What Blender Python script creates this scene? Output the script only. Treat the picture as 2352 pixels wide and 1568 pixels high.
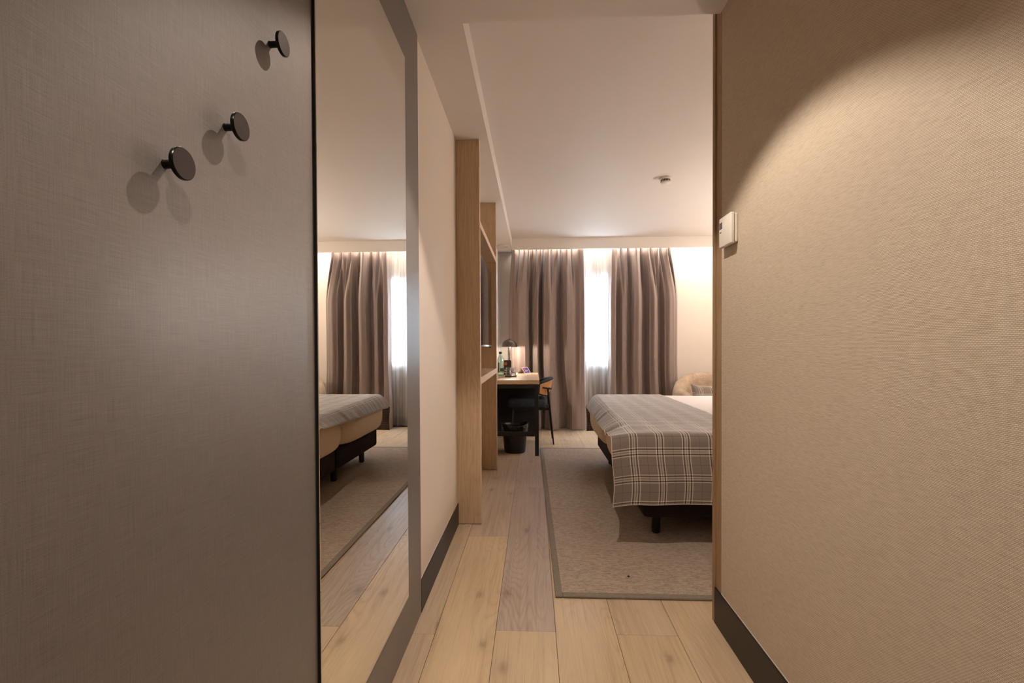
import bpy, bmesh, math, random
from mathutils import Vector, Matrix, noise
PI = math.pi
scene = bpy.context.scene
for o in list(bpy.data.objects): bpy.data.objects.remove(o)
C = scene.collection
R = random.Random(7)

# ------------------------------------------------------------------ camera
F_PX = 1051.448
cam_d = bpy.data.cameras.new('camera'); cam = bpy.data.objects.new('camera', cam_d); C.objects.link(cam)
cam_d.sensor_width = 36.0; cam_d.sensor_fit = 'HORIZONTAL'
cam_d.lens = F_PX * 36.0 / 2352.0
cam_d.shift_y = 23.87 / 2352.0
cam_d.clip_start = 0.02; cam_d.clip_end = 100
yaw, pitch, roll = .0469, .0128, .0045
fwd = Vector((-math.sin(yaw)*math.cos(pitch), math.cos(yaw)*math.cos(pitch), -math.sin(pitch)))
right = Vector((math.cos(yaw), math.sin(yaw), 0)); up = right.cross(fwd)
# the picture is turned slightly anticlockwise, so the camera is turned clockwise about its axis
r2 = right*math.cos(roll) - up*math.sin(roll); u2 = up*math.cos(roll) + right*math.sin(roll)
M = Matrix((r2, u2, -fwd)).transposed().to_4x4(); M.translation = Vector((0, 0, 1.14))
cam.matrix_world = M
scene.camera = cam

# ------------------------------------------------------------------ view
vs = scene.view_settings
vs.view_transform = 'Standard'; vs.look = 'None'; vs.gamma = 1.0; vs.use_curve_mapping = False
vs.exposure = 0.22
# ------------------------------------------------------------------ world (overcast daylight outside the window)
w = bpy.data.worlds.new('world'); scene.world = w; w.use_nodes = True
bg = w.node_tree.nodes['Background']; bg.inputs[0].default_value = (.66, .82, 1.0, 1); bg.inputs[1].default_value = 210.0

# ------------------------------------------------------------------ lights
WARM = (1.0, .88, .76)
def area(name, loc, rot, sx, sy, power, col, spread=PI, portal=False):
    d = bpy.data.lights.new(name, 'AREA'); d.shape = 'RECTANGLE'; d.size = sx; d.size_y = sy
    d.energy = power; d.color = col; d.spread = spread
    if portal: d.cycles.is_portal = True
    o = bpy.data.objects.new(name, d); o.location = loc; o.rotation_euler = rot; C.objects.link(o); return o
def spot(name, loc, power, ang, blend, col, rad=.02, rot=(0, 0, 0)):
    d = bpy.data.lights.new(name, 'SPOT'); d.energy = power; d.spot_size = ang; d.spot_blend = blend
    d.color = col; d.shadow_soft_size = rad
    o = bpy.data.objects.new(name, d); o.location = loc; o.rotation_euler = rot; C.objects.link(o); return o
def point(name, loc, power, col, rad=.03):
    d = bpy.data.lights.new(name, 'POINT'); d.energy = power; d.color = col; d.shadow_soft_size = rad
    o = bpy.data.objects.new(name, d); o.location = loc; C.objects.link(o); return o
spot('entry_downlight', (.06, 1.30, 2.425), 66, math.radians(98), .22, WARM, .012)
spot('entry_downlight_rear', (.10, .03, 2.425), 33, math.radians(114), .6, WARM, .012)
area('pelmet_led', (1.18, 6.165, 2.53), (math.radians(14), 0, 0), 2.9, .012, 25, (1.0, .92, .84))
area('window_portal', (.84, 6.60, 1.48), (math.radians(-90), 0, 0), 1.8, 1.2, 1, (1, 1, 1), portal=True)
point('bedside_light', (2.78, 5.4, 1.9), 14, (1.0, .89, .79), .05)
point('bedroom_fill', (2.6, 4.1, 1.5), 44, (1.0, .90, .81), .12)  # unseen fill added to brighten the bedroom, no lamp stands here

# ------------------------------------------------------------------ node helpers
def lin(r, g, b):
    f = lambda c: (c/255/12.92) if c/255 <= .04045 else ((c/255+.055)/1.055)**2.4
    return (f(r), f(g), f(b), 1)
class NT:
    def __init__(s, name):
        s.m = bpy.data.materials.new(name); s.m.use_nodes = True; s.t = s.m.node_tree
        s.p = s.t.nodes['Principled BSDF']; s.out = s.t.nodes['Material Output']
    def n(s, typ, **kw):
        nd = s.t.nodes.new(typ)
        for k, v in kw.items():
            if k.startswith('_'): setattr(nd, k[1:], v)
        return nd
    def l(s, a, b): s.t.links.new(a, b)
    def set(s, node, key, v):
        if hasattr(v, 'default_value') or hasattr(v, 'is_output'): s.l(v, node.inputs[key])
        else: node.inputs[key].default_value = v
    def coord(s, kind='Object', scale=(1, 1, 1), rand=0.0, rot=(0, 0, 0)):
        tc = s.n('ShaderNodeTexCoord'); mp = s.n('ShaderNodeMapping'); mp.inputs['Scale'].default_value = scale
        mp.inputs['Rotation'].default_value = rot
        src = tc.outputs[kind]
        if rand:
            oi = s.n('ShaderNodeObjectInfo'); mu = s.math('MULTIPLY', oi.outputs['Random'], rand)
            ad = s.n('ShaderNodeVectorMath', _operation='ADD'); s.l(src, ad.inputs[0]); s.l(mu, ad.inputs[1]); src = ad.outputs[0]
        s.l(src, mp.inputs[0]); return mp.outputs[0]
    def noise(s, vec, scale=5, detail=3, rough=.5, dist=0.0):
        nd = s.n('ShaderNodeTexNoise'); s.l(vec, nd.inputs['Vector']); nd.inputs['Scale'].default_value = scale
        nd.inputs['Detail'].default_value = detail; nd.inputs['Roughness'].default_value = rough; nd.inputs['Distortion'].default_value = dist
        return nd.outputs['Fac']
    def math(s, op, a, b=None, c=None):
        nd = s.n('ShaderNodeMath', _operation=op)
        for i, v in enumerate((a, b, c)):
            if v is None: continue
            if isinstance(v, (int, float)): nd.inputs[i].default_value = v
            else: s.l(v, nd.inputs[i])
        return nd.outputs[0]
    def ramp(s, fac, stops):
        nd = s.n('ShaderNodeValToRGB'); s.l(fac, nd.inputs[0]); e = nd.color_ramp.elements
        while len(e) > 1: e.remove(e[-1])
        e[0].position = stops[0][0]; e[0].color = stops[0][1]
        for p, c in stops[1:]:
            x = e.new(p); x.color = c
        return nd.outputs[0]
    def mix(s, fac, a, b, mode='MIX'):
        nd = s.n('ShaderNodeMix', _data_type='RGBA', _blend_type=mode)
        for k, v in ((0, fac), (6, a), (7, b)):
            if isinstance(v, (int, float)): nd.inputs[k].default_value = v
            elif isinstance(v, tuple): nd.inputs[k].default_value = v
            else: s.l(v, nd.inputs[k])
        return nd.outputs[2]
    def bump(s, h, strength=.3, dist=.001, normal=None):
        nd = s.n('ShaderNodeBump'); nd.inputs['Strength'].default_value = strength; nd.inputs['Distance'].default_value = dist
        s.l(h, nd.inputs['Height'])
        if normal is not None: s.l(normal, nd.inputs['Normal'])
        return nd.outputs[0]
    def sep(s, vec):
        nd = s.n('ShaderNodeSeparateXYZ'); s.l(vec, nd.inputs[0]); return nd.outputs
    def fin(s, col=None, rough=None, bump=None, metal=None, spec=None, **kw):
        p = s.p
        if col is not None:
            if isinstance(col, tuple): p.inputs['Base Color'].default_value = col
            else: s.l(col, p.inputs['Base Color'])
        if rough is not None:
            if isinstance(rough, (int, float)): p.inputs['Roughness'].default_value = rough
            else: s.l(rough, p.inputs['Roughness'])
        if bump is not None: s.l(bump, p.inputs['Normal'])
        if metal is not None: p.inputs['Metallic'].default_value = metal
        if spec is not None: p.inputs['Specular IOR Level'].default_value = spec
        for k, v in kw.items(): p.inputs[k].default_value = v
        return s.m

def plain(name, col, rough=.5, metal=0, spec=.5, var=.06, sc=40, bmp=.05):
    n = NT(name); v = n.coord(); f = n.noise(v, sc, 3)
    a = tuple(max(0, c*(1-var)) for c in col[:3])+(1,); b = tuple(min(1, c*(1+var)) for c in col[:3])+(1,)
    return n.fin(n.mix(f, a, b), rough, n.bump(f, bmp, .0006), metal, spec)

def paint(name, col):
    n = NT(name); v = n.coord(); f = n.noise(v, 3, 2); g = n.noise(v, 350, 3, .7)
    a = tuple(c*.97 for c in col[:3])+(1,)
    return n.fin(n.mix(f, a, col), .62, n.bump(g, .05, .0008), spec=.25)

def wood(name, c_light, c_mid, c_dark, axis='Y', rough=.42, knots=True, rand=13.7, varamt=.16, bmp=.2, ring=6.0, width='X', ringmix=.17, fibmix=.55):
    """grain runs along `axis`"""
    n = NT(name)
    k = 'XYZ'.index(axis); kw = 'XYZ'.index(width)
    s1 = [4.0, 4.0, 4.0]; s1[k] = .55
    v1 = n.coord(scale=tuple(s1), rand=rand)
    n1 = n.noise(v1, 1.0, 4, .55, .3)
    # rings: distance measured across the board, warped along its length
    vo = n.coord(rand=rand); xyz = n.sep(n.coord(scale=(1, 1, 1)))
    across = xyz[kw]
    warp = n.math('MULTIPLY', n1, ring*1.2)
    ph = n.math('ADD', n.math('MULTIPLY', across, 45.0), n.math('MULTIPLY', warp, 13.0))
    rg = n.math('SINE', n.math('MULTIPLY', ph, 2.2))
    rg = n.math('ADD', n.math('MULTIPLY', rg, .5), .5)
    s2 = [330., 330., 330.]; s2[k] = 5.
    fib = n.noise(n.coord(scale=tuple(s2), rand=rand), 1.0, 3, .6)
    s3 = [60., 60., 60.]; s3[k] = 1.6
    fb2 = n.noise(n.coord(scale=tuple(s3), rand=rand), 1.0, 4, .6)
    cld = n.noise(n.coord(scale=(2, 2, 2), rand=rand), 1.2, 2)
    base = n.mix(cld, c_mid, c_light)
    g1 = n.math('MULTIPLY', n.math('POWER', rg, 3.0), ringmix)
    base = n.mix(g1, base, c_dark)
    g2 = n.math('MULTIPLY', n.math('SUBTRACT', fb2, .38), fibmix); 
    g2c = n.n('ShaderNodeClamp'); n.l(g2, g2c.inputs[0])
    base = n.mix(g2c.outputs[0], base, c_dark)
    f3 = n.ramp(fib, [(.35, (.80, .80, .80, 1)), (.62, (1.05, 1.05, 1.05, 1))])
    base = n.mix(.8, base, f3, 'MULTIPLY')
    if knots:
        vr = n.n('ShaderNodeTexVoronoi'); sk = [2.2, 2.2, 2.2]; sk[k] = 1.1
        n.l(n.coord(scale=tuple(sk), rand=rand*1.7), vr.inputs['Vector']); vr.inputs['Scale'].default_value = 1.15
        d = n.ramp(vr.outputs['Distance'], [(.0, (1, 1, 1, 1)), (.018, (.75, .75, .75, 1)), (.05, (.2, .2, .2, 1)), (.11, (0, 0, 0, 1))])
        sx = n.sep(vr.outputs['Color'])
        on = n.math('GREATER_THAN', sx[0], .52)
        base = n.mix(n.math('MULTIPLY', n.math('MULTIPLY', d, on), .75), base, tuple(c*.35 for c in c_dark[:3])+(1,))
    oi = n.n('ShaderNodeObjectInfo')
    br = n.math('ADD', n.math('MULTIPLY', oi.outputs['Random'], varamt*2), 1-varamt)
    cb = n.n('ShaderNodeCombineColor')
    n.l(br, cb.inputs[0]); n.l(n.math('MULTIPLY', n.math('ADD', br, .0), 1.0), cb.inputs[1]); n.l(n.math('ADD', n.math('MULTIPLY', br, .9), .10), cb.inputs[2])
    base = n.mix(1.0, base, cb.outputs[0], 'MULTIPLY')
    rr = n.math('ADD', n.math('MULTIPLY', fb2, .25), rough-.1)
    b = n.bump(n.math('ADD', fib, n.math('MULTIPLY', rg, .25)), bmp, .0006)
    return n.fin(base, rr, b, spec=.35)

def floorwood():
    n = NT('oak_floor'); R_ = 13.7
    at = n.n('ShaderNodeAttribute', _attribute_type='OBJECT', _attribute_name='tone'); tone = at.outputs['Fac']
    a = n.noise(n.coord(scale=(4.2, .62, 1), rand=R_), 1.0, 2.2, .45, .15)
    xyz = n.sep(n.coord())
    wob = n.noise(n.coord(scale=(45, 8, 1), rand=R_), 1.0, 2, .5)
    ph = n.math('ADD', n.math('MULTIPLY', a, 270.0), n.math('MULTIPLY', wob, 2.0))
    rg = n.math('POWER', n.math('ADD', n.math('MULTIPLY', n.math('SINE', ph), .5), .5), 3.0)
    msk = n.ramp(n.noise(n.coord(scale=(5, .8, 1), rand=R_*2.1), 1.0, 2), [(.40, (.12, .12, .12, 1)), (.62, (1, 1, 1, 1))])
    fib = n.noise(n.coord(scale=(420, 7, 1), rand=R_), 1.0, 3, .6)
    fb2 = n.noise(n.coord(scale=(55, 1.5, 1), rand=R_), 1.0, 4, .6)
    cld = n.noise(n.coord(scale=(5, 1.6, 1), rand=R_*3), 1.0, 3, .6)
    warmc = n.mix(cld, lin(192, 164, 128), lin(226, 199, 160)); cool = n.mix(cld, lin(158, 140, 127), lin(194, 174, 157))
    base = n.mix(tone, cool, warmc); dark = n.mix(tone, lin(116, 98, 84), lin(150, 120, 90))
    base = n.mix(n.math('MULTIPLY', n.math('MULTIPLY', rg, msk), .23), base, dark)
    base = n.mix(n.ramp(fb2, [(.48, (0, 0, 0, 1)), (.8, (.5, .5, .5, 1))]), base, dark)
    base = n.mix(1.0, base, n.ramp(fib, [(.3, (.90, .90, .90, 1)), (.6, (1.03, 1.03, 1.03, 1))]), 'MULTIPLY')
    vr = n.n('ShaderNodeTexVoronoi', _voronoi_dimensions='2D'); n.l(n.coord(scale=(3.2, 1.7, .1), rand=R_*1.7), vr.inputs['Vector']); vr.inputs['Scale'].default_value = 1.1
    dd = n.math('ADD', vr.outputs['Distance'], n.math('MULTIPLY', n.noise(n.coord(scale=(60, 40, 1)), 1, 2), .05))
    d = n.ramp(dd, [(.03, (1, 1, 1, 1)), (.06, (.6, .6, .6, 1)), (.11, (.15, .15, .15, 1)), (.20, (0, 0, 0, 1))])
    on = n.math('GREATER_THAN', n.sep(vr.outputs['Color'])[0], .35)
    base = n.mix(n.math('MULTIPLY', n.math('MULTIPLY', d, on), .5), base, lin(92, 70, 52))
    h = n.math('ADD', n.math('MULTIPLY', fib, .6), n.math('MULTIPLY', n.math('MULTIPLY', rg, msk), -.8))
    return n.fin(base, n.math('ADD', n.math('MULTIPLY', fb2, .22), .30), n.bump(h, .28, .0005), spec=.4)

# ------------------------------------------------------------------ materials
M_ = {}
M_['ceil'] = paint('ceiling_paint', lin(226, 218, 210))
M_['wallp'] = paint('wall_paint', lin(226, 212, 198))
M_['floor'] = floorwood()
M_['wood'] = wood('oak_veneer', lin(208, 181, 149), lin(194, 165, 132), lin(142, 113, 86), 'Z', .5, False, 5.3, .03, .12, 3.2, 'X', .16, .4)
M_['woodY'] = wood('oak_veneer_shelf', lin(208, 181, 149), lin(194, 165, 132), lin(142, 113, 86), 'Y', .5, False, 5.3, .03, .12, 4.0, 'X', .16, .4)
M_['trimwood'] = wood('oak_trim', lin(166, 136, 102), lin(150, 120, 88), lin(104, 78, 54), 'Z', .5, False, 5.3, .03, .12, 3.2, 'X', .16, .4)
M_['band'] = plain('pale_edge_band', lin(214, 186, 160), .5)
M_['subfloor'] = plain('floor_joint', lin(70, 52, 38), .8)
M_['skirt'] = plain('dark_skirting', lin(32, 26, 23), .45)
M_['skirtcap'] = plain('pale_caulk', lin(215, 200, 184), .6)
M_['black'] = plain('black_metal', lin(20, 19, 20), .42)
M_['blackpanel'] = plain('black_laminate', lin(17, 17, 20), .6)
M_['hook'] = plain('dark_bronze_hook', lin(52, 42, 38), .38, .55)
M_['hookrim'] = plain('black_hook_rim', lin(16, 14, 14), .25, .5)
M_['white'] = plain('white_plastic', lin(226, 218, 206), .4)
M_['lcd'] = plain('grey_lcd', lin(88, 84, 88), .25)
M_['cavity'] = plain('dark_slot', lin(60, 50, 42), .7)
M_['alu'] = plain('pale_metal_edge', lin(205, 215, 226), .3, .6)
M_['greypanel'] = plain('grey_glass_panel', lin(186, 176, 164), .35)
M_['shelfback'] = M_['wallp']

def laminate():   # linen patterned laminate, slight sheen
    n = NT('linen_laminate')
    a = n.noise(n.coord(scale=(1, 1000, 22)), 1, 2, .6); b = n.noise(n.coord(scale=(1, 22, 1000)), 1, 2, .6)
    a2 = n.noise(n.coord(scale=(1, 400, 9)), 1, 2, .6); b2 = n.noise(n.coord(scale=(1, 9, 400)), 1, 2, .6)
    iso = n.noise(n.coord(), 900, 2, .6)
    m = n.math('ADD', n.math('ADD', n.math('MULTIPLY', a, .8), n.math('MULTIPLY', b, .8)), n.math('MULTIPLY', n.math('ADD', a2, b2), .25))
    m = n.math('DIVIDE', n.math('ADD', m, n.math('MULTIPLY', iso, .9)), 3.0)
    col = n.ramp(m, [(.34, lin(88, 81, 77)), (.5, lin(110, 102, 97)), (.66, lin(128, 120, 115))])
    return n.fin(col, .36, n.bump(m, .12, .0005), spec=.55)
M_['laminate'] = laminate()

def wallpaper():
    n = NT('woven_wallpaper')
    v = n.coord(); s = n.sep(v)
    wob = n.noise(n.coord(scale=(1, 14, 60)), 1, 2)
    wob2 = n.noise(n.coord(scale=(1, 60, 9)), 1, 2)
    zz = n.math('ADD', s[2], n.math('MULTIPLY', wob, .0022))
    yy = n.math('ADD', s[1], n.math('MULTIPLY', wob2, .0016))
    row = n.math('FLOOR', n.math('DIVIDE', zz, .0030))
    off = n.math('MULTIPLY', n.math('MODULO', row, 2.0), .5)
    fz = n.math('ABSOLUTE', n.math('SINE', n.math('MULTIPLY', zz, PI/.0030)))
    fy = n.math('ABSOLUTE', n.math('SINE', n.math('MULTIPLY', n.math('ADD', n.math('DIVIDE', yy, .0056), off), PI)))
    fy = n.math('ADD', n.math('MULTIPLY', n.math('POWER', fy, .7), .70), .30)
    th = n.noise(n.coord(scale=(1, 40, 400)), 1, 2)
    h = n.math('MULTIPLY', n.math('ADD', n.math('MULTIPLY', n.math('POWER', fz, .8), .75), .25), n.math('MULTIPLY', fy, n.math('ADD', n.math('MULTIPLY', th, 1.5), .25)))
    fine = n.noise(v, 900, 2, .6)
    h = n.math('ADD', h, n.math('MULTIPLY', fine, .15))
    col = n.ramp(h, [(.12, lin(152, 135, 117)), (.6, lin(190, 173, 153)), (1.0, lin(208, 192, 172))])
    return n.fin(col, .75, n.bump(h, .45, .0008), spec=.2)
M_['wallpaper'] = wallpaper()

def rugmat():
    n = NT('woven_rug')
    v = n.coord(); s = n.sep(v)
    rib = n.math('ABSOLUTE', n.math('SINE', n.math('MULTIPLY', s[1], PI/.0072)))
    wv = n.math('ABSOLUTE', n.math('SINE', n.math('MULTIPLY', n.math('ADD', s[0], n.math('MULTIPLY', n.math('FLOOR', n.math('DIVIDE', s[1], .0072)), .0047)), PI/.0105)))
    nz = n.noise(n.coord(scale=(120, 120, 120)), 1, 3, .7); nz2 = n.noise(n.coord(scale=(34, 90, 34)), 1, 3, .6)
    h = n.math('ADD', n.math('MULTIPLY', n.math('MULTIPLY', rib, n.math('ADD', n.math('MULTIPLY', wv, .6), .4)), .55), n.math('MULTIPLY', nz, .6))
    f = n.math('ADD', n.math('MULTIPLY', h, .55), n.math('MULTIPLY', nz2, .45))
    col = n.ramp(f, [(.28, lin(98, 84, 72)), (.46, lin(150, 134, 120)), (.66, lin(190, 172, 156))])
    return n.fin(col, .95, n.bump(h, .5, .003), spec=.1)
M_['rug'] = rugmat()
def fabric(name, c1, c2, scale=420, bmp=.3, rough=.9, aniso=(1, 1, 1), **kw):
    n = NT(name); f = n.noise(n.coord(scale=aniso), scale, 3, .7); g = n.noise(n.coord(), scale/8, 2)
    ff = n.math('ADD', n.math('MULTIPLY', f, .75), n.math('MULTIPLY', g, .25))
    return n.fin(n.ramp(ff, [(.32, c1), (.68, c2)]), rough, n.bump(f, bmp, .001), spec=.15, **kw)
M_['binding'] = fabric('rug_binding', lin(112, 102, 92), lin(150, 138, 124), 500)
M_['curtain'] = fabric('curtain_cloth', lin(133, 117, 110), lin(154, 137, 129), 500, .12, .6, **{'Sheen Weight': .3, 'Sheen Roughness': .4})
M_['boucle'] = fabric('boucle', lin(140, 120, 100), lin(198, 176, 152), 110, .9, 1.0)
M_['duvet'] = fabric('white_bed_linen', lin(222, 214, 212), lin(238, 232, 230), 300, .08)
M_['mattress'] = fabric('cream_mattress', lin(206, 184, 158), lin(220, 200, 176), 300, .08)
M_['bedbase'] = fabric('dark_brown_bedbase', lin(34, 26, 24), lin(50, 40, 37), 300, .2)
M_['seatfab'] = fabric('charcoal_upholstery', lin(40, 44, 50), lin(74, 79, 88), 260, .5)
M_['chairwood'] = wood('warm_plywood', lin(206, 150, 92), lin(190, 134, 78), lin(140, 92, 48), 'Z', .45, False, 3.1, .02, .1, 2.0, 'Y')
M_['bag'] = plain('black_bin_liner', lin(26, 23, 20), .28, bmp=.8, sc=25)
M_['bin'] = plain('black_bin', lin(16, 15, 15), .45)
M_['tv'] = plain('tv_screen', lin(8, 8, 9), .07, bmp=0)
M_['tvbody'] = plain('tv_casing', lin(24, 22, 22), .35)
M_['lampshade'] = plain('lamp_shade_metal', lin(78, 68, 62), .38, .3)
M_['chrome'] = plain('brushed_steel', lin(170, 165, 160), .25, 1.0)
M_['card'] = plain('dark_card', lin(52, 38, 32), .5)
M_['orange'] = plain('orange_print', lin(196, 92, 44), .5)
M_['whitecard'] = plain('white_card', lin(232, 222, 214), .5)
M_['violet'] = plain('violet_print', lin(88, 72, 150), .5, var=.4, sc=30)
M_['redprint'] = plain('magenta_print', lin(178, 74, 120), .5, var=.3, sc=60)
M_['blueprint'] = plain('blue_print', lin(60, 70, 150), .5)
M_['label'] = plain('bottle_label_and_reflection', lin(38, 42, 44), .5)
M_['speck'] = plain('dark_crumb', lin(20, 17, 15), .6)

def plaid():
    n = NT('plaid_throw')
    tc = n.n('ShaderNodeTexCoord'); s = n.sep(tc.outputs['UV'])
    P = .142
    def bands(x, centre):
        t = n.math('ADD', n.math('DIVIDE', n.math('SUBTRACT', x, centre), P), 100.5)
        t = n.math('SUBTRACT', n.math('FRACT', t), .5)              # -.5...5, 0 at the group centre
        a = n.math('MULTIPLY', n.math('ABSOLUTE', t), P)             # metres from the group centre
        def line(c, hw):
            return n.math('LESS_THAN', n.math('ABSOLUTE', n.math('SUBTRACT', a, c)), hw)
        light = n.math('ADD', line(.0205, .0025), n.math('MULTIPLY', line(.0060, .0040), .62))
        dark = n.math('ADD', line(.0140, .0028), n.math('ADD', n.math('MULTIPLY', line(.0, .0010), .6), n.math('MULTIPLY', line(P/2, .0009), .75)))
        return light, dark
    lu, du = bands(s[0], .117); lv, dv = bands(s[1], -.002)
    g = n.noise(n.coord('UV', scale=(900, 900, 1)), 1, 2, .6); g2 = n.noise(n.coord('UV', scale=(9, 9, 1)), 1, 2)
    base = n.mix(g, lin(108, 97, 89), lin(142, 129, 119))
    # cross bands fade between the hems: grazing glare on top painted into the colour
    hem = n.math('MINIMUM', s[1], n.math('SUBTRACT', 2.75, s[1]))
    fade = n.n('ShaderNodeMapRange'); n.l(hem, fade.inputs[0]); fade.inputs[1].default_value = .40; fade.inputs[2].default_value = .52; fade.inputs[3].default_value = 1; fade.inputs[4].default_value = .16
    lv = n.math('MULTIPLY', lv, fade.outputs[0]); dv = n.math('MULTIPLY', dv, fade.outputs[0])
    light = n.math('MULTIPLY', n.math('ADD', lu, lv), .62)
    dark = n.math('MULTIPLY', n.math('ADD', du, dv), .62)
    cl = n.n('ShaderNodeClamp'); n.l(light, cl.inputs[0]); cd = n.n('ShaderNodeClamp'); n.l(dark, cd.inputs[0])
    c = n.mix(cl.outputs[0], base, lin(216, 201, 184)); c = n.mix(cd.outputs[0], c, lin(44, 32, 27))
    n.fin(c, .8, n.bump(g, .15, .0008), spec=.2, **{'Sheen Weight': .6, 'Sheen Roughness': .4})
    # underside dark
    geo = n.n('ShaderNodeNewGeometry')
    return n.m
M_['plaid'] = plaid()
M_['piping'] = fabric('pale_piping', lin(196, 180, 164), lin(218, 204, 190), 300)

def sheer():
    n = NT('sheer_curtain'); t = n.t
    tr = n.n('ShaderNodeBsdfTransparent'); tl = n.n('ShaderNodeBsdfTranslucent'); df = n.n('ShaderNodeBsdfDiffuse')
    wv = n.noise(n.coord(scale=(42, 1, .5)), 1, 3, .6)
    col = n.ramp(wv, [(.36, (.46, .45, .44, 1)), (.6, (.70, .68, .66, 1))]); n.l(col, tl.inputs[0]); n.l(col, df.inputs[0])
    tr.inputs[0].default_value = (1, 1, 1, 1)
    a = n.n('ShaderNodeMixShader'); a.inputs[0].default_value = .35; n.l(tl.outputs[0], a.inputs[1]); n.l(df.outputs[0], a.inputs[2])
    b = n.n('ShaderNodeMixShader'); b.inputs[0].default_value = .70; n.l(tr.outputs[0], b.inputs[1]); n.l(a.outputs[0], b.inputs[2])
    n.l(b.outputs[0], n.out.inputs[0]); return n.m
M_['sheer'] = sheer()
def glass(name, col, rough=0.0, ior=1.45):
    n = NT(name); f = n.noise(n.coord(), 8, 1)
    c2 = tuple(c*.97 for c in col[:3])+(1,)
    return n.fin(n.mix(f, col, c2), rough, **{'Transmission Weight': 1.0, 'IOR': ior})
def thinglass(name, col):
    n = NT(name); t = n.t
    tr = n.n('ShaderNodeBsdfTransparent'); gl = n.n('ShaderNodeBsdfGlossy'); gl.inputs['Roughness'].default_value = .03
    f = n.noise(n.coord(), 9, 1); n.l(n.mix(f, col, tuple(c*.95 for c in col[:3])+(1,)), tr.inputs[0])
    lw = n.n('ShaderNodeLayerWeight'); lw.inputs['Blend'].default_value = .32
    m = n.n('ShaderNodeMixShader'); n.l(lw.outputs['Facing'], m.inputs[0]); n.l(tr.outputs[0], m.inputs[1]); n.l(gl.outputs[0], m.inputs[2])
    n.l(m.outputs[0], n.out.inputs[0]); return n.m
M_['bottle'] = thinglass('pale_green_glass', (.86, .94, .90, 1))
M_['bottlefoot'] = thinglass('teal_glass_foot', (.30, .62, .62, 1))
M_['glass'] = thinglass('clear_glass', (.96, .96, .95, 1))
M_['pane'] = glass('window_glass', (1, 1, 1, 1), 0, 1.0)
def mirror():
    n = NT('mirror_silver'); f = n.noise(n.coord(), 3, 1)
    return n.fin(n.mix(f, (.84, .83, .78, 1), (.86, .85, .80, 1)), 0.0, metal=1.0)
M_['mirror'] = mirror()
def emit(name, col, st):
    n = NT(name); n.fin(col, .5, **{'Emission Color': col, 'Emission Strength': st}); f = n.noise(n.coord(), 3, 1); return n.m
M_['bulb'] = emit('lamp_bulb', (1.0, .86, .68, 1), 60)
M_['led'] = emit('downlight_led', (1.0, .82, .62, 1), 8)

# ------------------------------------------------------------------ mesh helpers
def link(name, me, mat, parent=None, smooth=False, mats=None):
    o = bpy.data.objects.new(name, me); C.objects.link(o)
    for m in (mats or [mat]): me.materials.append(m)
    if smooth:
        me.polygons.foreach_set('use_smooth', [True]*len(me.polygons))
    if parent is not None:
        root = parent
        while root.parent: root = root.parent
        me.transform(root.matrix_basis.inverted())
        o.parent = parent
    return o
def obj(name, bm, mat, parent=None, smooth=False, mats=None, ang=None):
    bmesh.ops.recalc_face_normals(bm, faces=bm.faces)
    me = bpy.data.meshes.new(name); bm.to_mesh(me); bm.free()
    o = link(name, me, mat, parent, smooth, mats)
    if ang:
        me.polygons.foreach_set('use_smooth', [True]*len(me.polygons))
        try: me.set_sharp_from_angle(angle=math.radians(ang))
        except Exception: pass
    return o
def B(): return bmesh.new()
def box(bm, x0, x1, y0, y1, z0, z1, bev=0, seg=2):
    r = bmesh.ops.create_cube(bm, size=1)
    vs_ = r['verts']
    for v in vs_: v.co = Vector(((x0+x1)/2+v.co.x*(x1-x0), (y0+y1)/2+v.co.y*(y1-y0), (z0+z1)/2+v.co.z*(z1-z0)))
    if bev:
        es = list({e for v in vs_ for e in v.link_edges})
        bmesh.ops.bevel(bm, geom=es, offset=bev, segments=seg, profile=.5, affect='EDGES')
    return bm
def tube(bm, p0, p1, r0, r1=None, seg=16, cap=True):
    p0, p1 = Vector(p0), Vector(p1); r1 = r0 if r1 is None else r1
    d = (p1-p0); q = d.to_track_quat('Z', 'Y')
    rings = []
    for p, r in ((p0, r0), (p1, r1)):
        rings.append([bm.verts.new(p+q@Vector((r*math.cos(2*PI*i/seg), r*math.sin(2*PI*i/seg), 0))) for i in range(seg)])
    for i in range(seg):
        j = (i+1) % seg; bm.faces.new((rings[0][i], rings[0][j], rings[1][j], rings[1][i]))
    if cap: bm.faces.new(rings[0][::-1]); bm.faces.new(rings[1])
    return bm
def lathe(bm, prof, centre, seg=32, axis='Z', sign=1, closed=False):
    """prof: (radius, height) pairs"""
    cx, cy, cz = centre; rings = []
    for r, h in prof:
        ring = []
        for i in range(seg):
            a = 2*PI*i/seg; u, v = r*math.cos(a), r*math.sin(a)
            p = (cx+u, cy+v, cz+h) if axis == 'Z' else (cx+sign*h, cy+u, cz+v)
            ring.append(bm.verts.new(p))
        rings.append(ring)
    for a, b in zip(rings, rings[1:]):
        for i in range(seg):
            j = (i+1) % seg; bm.faces.new((a[i], a[j], b[j], b[i]))
    if closed:
        for i in range(seg):
            j = (i+1) % seg; bm.faces.new((rings[-1][i], rings[-1][j], rings[0][j], rings[0][i]))
    else:
        if prof[0][0] > 1e-5: bm.faces.new(rings[0][::-1])
        if prof[-1][0] > 1e-5: bm.faces.new(rings[-1])
    bmesh.ops.remove_doubles(bm, verts=bm.verts, dist=1e-6)
    return bm
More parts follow.
